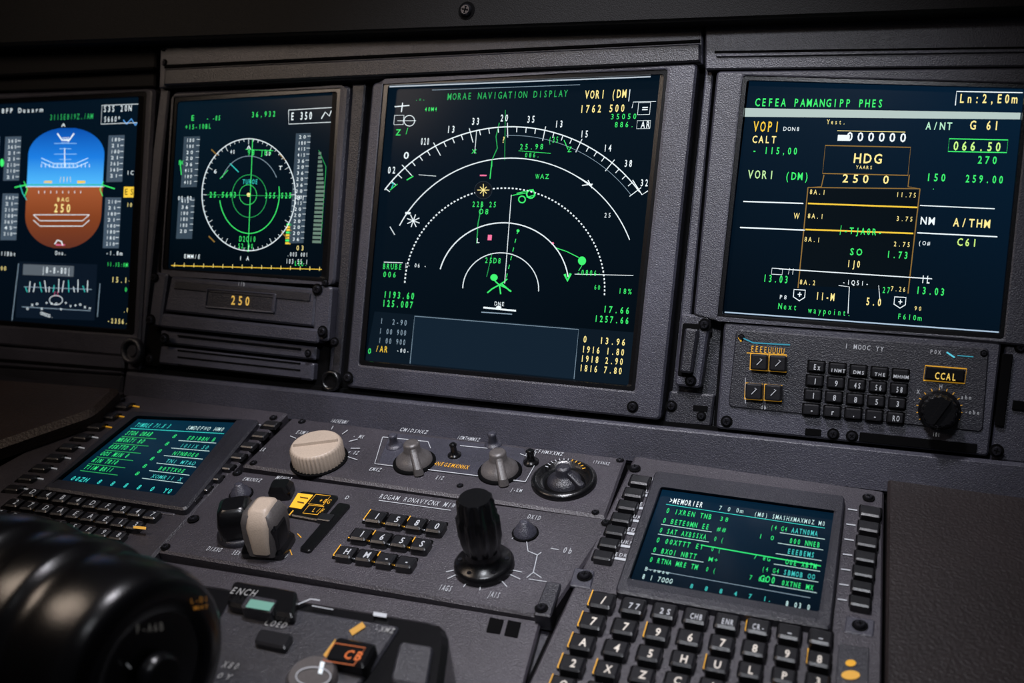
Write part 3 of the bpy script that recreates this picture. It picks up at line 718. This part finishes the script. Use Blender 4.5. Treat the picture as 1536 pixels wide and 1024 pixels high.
# ---- lower control panel
group('autopilot_control_panel'); b=B('plate','autopilot_control_panel')
q=[(346,703),(920,778),(822,926),(236,826)]
prism(b,P2,inset(q,-4),.0001,.0012,'gap',5,.5)
prism(b,P2,q,.0002,.010,'pedestal_paint',4,3)
prism(b,P2,[(820,870),(842,874),(826,924),(800,920)],.002,.013,'slate_dark',3,2)
for (x,y,r) in ((356,709,5),(909,784,5),(812,912,7),(248,820,5),(290,778,5),(700,770,3)): screw(b,P2,x,y,r,.0105 if x!=812 else .0132)
b.done()
b=B('keys','autopilot_control_panel');L2=B('legends','autopilot_control_panel')
SL=Scr(L2,P2,.0158,hs,vs,'backlit');SP=Scr(L2,P2,.0103,hs,vs,'backlit')
kk=[['1','5','8','0'],['1','6','5','S'],['H','M','-','-']]
for r in range(3):
    for c in range(4):
        x=563+c*30-r*22.5;y=773+c*5+r*26.5
        q=key(b,P2,x,y,25,16,.010,.0155,r=4,ch=2.4)
        SP.L([q[3],q[2]],2.2,AM if (r+c)%3 else LG,dh=.0008)
        if (r+c)%2==0: SP.L([q[3],q[0]],1.6,AM,dh=.0008)
        SL.T(x-5,y+4,kk[r][c],8,10,LG,bold=True)
SP.T(567,747,'ROGAM RONAVYCNX MIW',6.5,114,LG);SP.L([(568,750),(676,765)],1.2,LG)
prism(b,P2,[(452,735),(508,742),(478,780),(424,770)],.009,.0125,'black_plastic',4,1.5)
SL.h=.0128; SL.poly([(447,739),(470,742),(452,763),(434,760)],C3(225,165,40));SL.RO(474,741,22,14,1.2,AM);SL.T(476,753,'+8G',6,18,AM);SL.RO(464,757,22,12,1.2,AM);SL.T(466,767,'L/F',6,18,AM);SL.L([(440,765),(434,772)],2,AM)
SL.L([(450,745),(462,747)],2,C3(60,40,10),dh=.0006);SL.L([(446,752),(456,754)],2,C3(60,40,10),dh=.0006)
prism(b,P2,[(482,768),(502,771),(494,781),(474,778)],.009,.0135,'key_plastic',2,1)
prism(b,P2,[(508,752),(526,755),(464,826),(448,822)],.009,.0125,'black_plastic',4,1.5)
SP.T(362,720,'EMXNXZ',5,28,LG);SP.T(412,718,'MEHO2',5,24,LG);SP.T(308,825,'DIXXO',6,22,LG);SP.T(346,831,'SEX',6,12,LG);SP.T(420,836,'EH',6,8,LG);SP.T(516,748,'D',5,6,LG)
for a,l in ((-150,16),(-120,14),(-165,12),(-95,14),(-55,16),(-30,18),(-15,14)):
    ra=math.radians(a);SP.L([(725+46*math.cos(ra),848-26*math.sin(ra)),(725+(46+l)*math.cos(ra),848-(26+l*.8)*math.sin(ra))],1.5,LG)
SP.T(656,884,'1AGS',8,20,LG);SP.T(730,894,'JAIS',8,18,LG);SP.T(816,885,'20',8,14,LG);SP.T(842,828,'0b',8,16,LG);SP.T(790,777,'DXID',6,20,LG)
SP.L([(790,812),(792,826),(806,832),(812,828)],1.5,LG);SP.L([(806,832),(800,858),(790,866)],1.5,LG);SP.L([(800,858),(812,866)],1.5,LG);SP.L([(826,822),(838,824)],1.2,LG);SP.L([(768,808),(774,800)],1.3,LG);SP.L([(793,868),(820,872)],1.2,LG)
for a in (180,200,220,160): 
    ra=math.radians(a);SP.L([(408+52*math.cos(ra),808-26*math.sin(ra)),(408+60*math.cos(ra),808-31*math.sin(ra))],1.2,LG)
SP.L([(434,822),(438,832)],1.5,AM);SP.L([(446,800),(452,806)],1.5,AM)
b.done();L2.done()
b=B('course_knob','autopilot_control_panel'); Cn=P2.P(727,850,.010)
lathe(b,Cn,N2,[(.0185,0),(.0185,.004),(.0165,.006),(.0115,.007),(.0105,.011),(.0095,.016)],'black_plastic',40)
lathe(b,Cn,N2,[(.0105,.014),(.0118,.017,1),(.0134,.024,1),(.0134,.038,1),(.0120,.0405,1),(.0114,.050,1),(.0095,.052)],'black_plastic',96,kn=10,kd=.13)
for a in range(6):
    ra=a*math.pi/3+.3; sc=Cn+N2*.0062+(U*math.cos(ra)+W2*math.sin(ra))*.0145
    lathe(b,sc,N2,[(.0014,0),(.0014,.0005)],'screw_metal',10)
b.done()
b=B('mode_lever','autopilot_control_panel'); Cn=P2.P(404,822,.010)
sect(b,Cn,P2,[(0,.0150,.0115,0,0,.004),(.004,.0150,.0115,0,0,.004),(.009,.0125,.0095,0,0,.004)],'black_plastic',.2)
sect(b,Cn,P2,[(.003,.0100,.0125,.001,0,.004),(.014,.0120,.0125,.001,.001,.005),(.025,.0125,.0115,.001,.002,.005),(.031,.0105,.0095,.001,.002,.005),(.033,.0075,.0065,.001,.002,.004)],'grey_knob',.15,smooth=True)
sect(b,Cn+U*.001,P2,[(.006,.0062,.0137,.001,0,.003),(.024,.0080,.0130,.001,.001,.004),(.0335,.0070,.0085,.001,.002,.004),(.0345,.005,.006,.001,.002,.003)],'beige',.15,smooth=True)
sect(b,Cn+U*.0115,P2,[(.007,.0022,.008,0,0,.002),(.022,.0026,.008,0,0,.002),(.025,.0015,.006,0,0,.001)],'black_plastic',.15)
b.done()
b=B('trim_knob','autopilot_control_panel'); Cn=P2.P(362,800,.010)
lathe(b,Cn,N2,[(.0155,0),(.0155,.003),(.014,.004)],'slate_dark',32)
sect(b,Cn,P2,[(.003,.011,.012,0,0,.005),(.014,.0115,.0125,0,0,.005),(.023,.010,.010,0,0,.005),(.025,.007,.007,0,0,.004)],'black_plastic',.5,smooth=True)
Cn=P2.P(424,742,.010); sect(b,Cn,P2,[(0,.008,.007,0,0,.003),(.006,.008,.007,0,0,.003),(.010,.006,.005,0,0,.003)],'black_plastic',.3)
for (x,y,R) in ((362,742,.0062),(788,800,.0062)):
    Cn=P2.P(x,y,.010);lathe(b,Cn,N2,[(R*1.4,0),(R*1.4,.001)],'gap',20);lathe(b,Cn,N2,[(R*1.2,0),(R*1.2,.002),(R,.003),(R*.95,.005),(R*.6,.006),(R*.5,.009),(R*.3,.0095)],'slate',20)
b.done()
# ================================================================ FOREGROUND THROTTLE
group('throttle_quadrant'); b=B('housing','throttle_quadrant')
H=.045
prism(b,P2,[(250,862),(676,932),(640,1200),(60,1200)],.0065,H,'black_plastic',34,9)
prism(b,P2,[(345,896),(600,938),(560,1000),(470,1100),(240,1080)],H-.003,H+.002,'slate_dark',8,3)
b.done()
b=B('controls','throttle_quadrant')
prism(b,P2,[(350,868),(446,884),(440,925),(338,905)],H-.002,H+.008,'black_plastic',8,4)
prism(b,P2,[(372,890),(416,898),(406,918),(360,909)],H,H+.010,'slate_dark',4,2)
prism(b,P2,[(505,952),(566,964),(546,1000),(486,988)],H,H+.009,'black_plastic',8,4)
prism(b,P2,[(390,940),(440,950),(428,972),(380,962)],H,H+.006,'key_plastic',6,3)
prism(b,P2,[(600,960),(650,968),(640,1030),(585,1020)],H-.001,H+.003,'slate_dark',8,3)
Cn=P2.P(470,1022,H+.002);lathe(b,Cn,N2,[(.0125,0),(.0125,.004),(.011,.006)],'grey_knob',32)
SP=Scr(b,P2,H+.0105,hs,vs,'backlit',lw=1)
SP.poly([(376,898),(412,904),(404,916),(368,910)],C3(90,135,122));SP.T(342,889,'ENCH',9,40,C3(130,130,130))
SP.h=H+.0092;SP.T(512,986,'CB',12,30,C3(190,95,40));SP.RO(502,964,46,26,1.5,C3(165,85,40))
SP.h=H+.0025;SP.L([(526,949),(546,936)],9,C3(175,130,55));SP.L([(490,986),(508,962)],13,C3(180,135,55));SP.L([(560,920),(580,923)],6,LG);SP.L([(444,907),(466,898),(480,900)],1.6,LG);SP.T(394,937,'COED',8,34,C3(130,130,130))
SP.L([(468,908),(500,914)],1.2,LG);SP.T(560,945,'-XMZ',7,30,C3(130,130,130));SP.T(330,1000,'X80',9,26,C3(130,130,130));SP.T(296,1012,'0X0Y',8,50,C3(130,130,130))
SP.h=H+.0085;SP.L([(484,992),(480,1010)],6,WT);SP.arc(470,1014,26,14,0,360,1.6,LG,30)
b.done()
group('thrust_lever'); b=B('drum','thrust_lever')
ray=vec((232-768)/F,(1010-512)/F,1); D=.43; Cc=ray*D
ax=(U*0.985-AW*.10).normalized()
prof=[(.047,-.34),(.047,-.115),(.0485,-.112),(.050,-.106),(.050,-.09),(.0485,-.086),(.0465,-.084),(.0465,-.070),(.048,-.067),(.0485,-.062),(.0485,-.050),(.0475,-.046),(.0455,-.044),(.045,-.036),(.0455,-.033),(.046,-.026),(.045,-.010),(.0425,-.003),(.039,0),(.028,.001),(.026,-.001)]
lathe(b,Cc,ax,prof,'black_plastic',96,cap=True)
lathe(b,Cc,ax,[(.010,0),(.010,.004),(.008,.006)],'black_plastic',32)
Pc=Plane(ax,ax.dot(Cc),U,U)
S=Scr(b,Pc,.0012,lambda x,y:-.12,lambda x,y:.05,'backlit')
S.T(203,950,'F-A6B',12,44,C3(85,83,80)); S.T(285,905,'L-DI',8,28,C3(165,110,40));S.T(290,915,'MHT',6,24,C3(165,110,40))
S.L([(190,995),(196,1002)],2,LG)
b.done()
b=B('arm','thrust_lever')
A0=Cc-ax*.10
base=A0-N2*((N2.dot(A0)+.4073)-.007)
rr=[]
for c_,sx,sy in ((base,.012,.03),(A0,.012,.022)):
    rr.append([c_+U*a*sx+W2*d*sy for a,d in ((-1,-1),(1,-1),(1,1),(-1,1))])
loft(b,rr,'slate_dark'); b.done()
# ================================================================ SIDE CONSOLES
b=B('side_console')
prism(b,P2,[(1332,716),(1750,772),(1760,1250),(1326,1250)],.0002,.016,'leather',3,4)
b.done()
b=B('side_console.001')
prism(b,P2,[(-260,545),(182,578),(140,618),(-200,735)],.011,.024,'leather_dark',14,6)
b.done()
wb('wall_left',-1.35,-1.3,-1.3,1.4,0,1.9,'black_hood'); wb('wall_right',1.3,1.35,-1.3,1.4,0,1.9,'black_hood')
wb('wall_front',-1.3,1.3,1.4,1.45,0,1.9,'black_hood')
# ================================================================ LIGHTS
wd=bpy.data.worlds.new('cockpit_ambient'); bpy.context.scene.world=wd; wd.use_nodes=True
wd.node_tree.nodes['Background'].inputs[0].default_value=(0.6,0.65,0.85,1); wd.node_tree.nodes['Background'].inputs[1].default_value=0.02
def aim(o,loc,tgt):
    o.location=loc; d=Vector(tgt)-Vector(loc); o.rotation_euler=d.to_track_quat('-Z','Y').to_euler(); bpy.context.scene.collection.objects.link(o)
def area(name,loc,tgt,size,energy,col):
    l=bpy.data.lights.new(name,'AREA'); l.size=size; l.energy=energy; l.color=col; aim(bpy.data.objects.new(name,l),loc,tgt)
def spot(name,loc,tgt,size,energy,col,ang,blend=1):
    l=bpy.data.lights.new(name,'SPOT'); l.shadow_soft_size=size; l.energy=energy; l.color=col; l.spot_size=math.radians(ang); l.spot_blend=blend; aim(bpy.data.objects.new(name,l),loc,tgt)
spot('top_rim_spot',(-.24,.32,1.80),(-.22,.58,.98),.05,36,(.95,.93,1),50)  # added unseen spot; grazes the panel so top-facing edges catch highlights
spot('front_fill_spot',(-.10,-.20,1.70),(-.24,.62,1.02),.06,24,(.90,.93,1),38)  # added unseen frontal fill; narrow cone lets the frame edges fall dark
area('drum_highlight_area',(-.80,.12,1.50),(-.42,.35,1.0),.28,1.5,(1,.80,.64))  # added warm area lamp out of view, for highlights on the drum
# ================================================================ CAMERA
cam=bpy.data.cameras.new('camera'); co=bpy.data.objects.new('camera',cam); bpy.context.scene.collection.objects.link(co)
cx_=vec(U.x,AW.x,UP.x); cy_=-vec(U.y,AW.y,UP.y); cz_=-vec(U.z,AW.z,UP.z)
co.matrix_world=Matrix(((cx_.x,cy_.x,cz_.x,CAM.x),(cx_.y,cy_.y,cz_.y,CAM.y),(cx_.z,cy_.z,cz_.z,CAM.z),(0,0,0,1)))
cam.sensor_width=36; cam.lens=35; cam.clip_start=.01
cam.dof.use_dof=True; cam.dof.focus_distance=.68; cam.dof.aperture_fstop=7
bpy.context.scene.camera=co
bpy.context.scene.view_settings.view_transform='Standard'
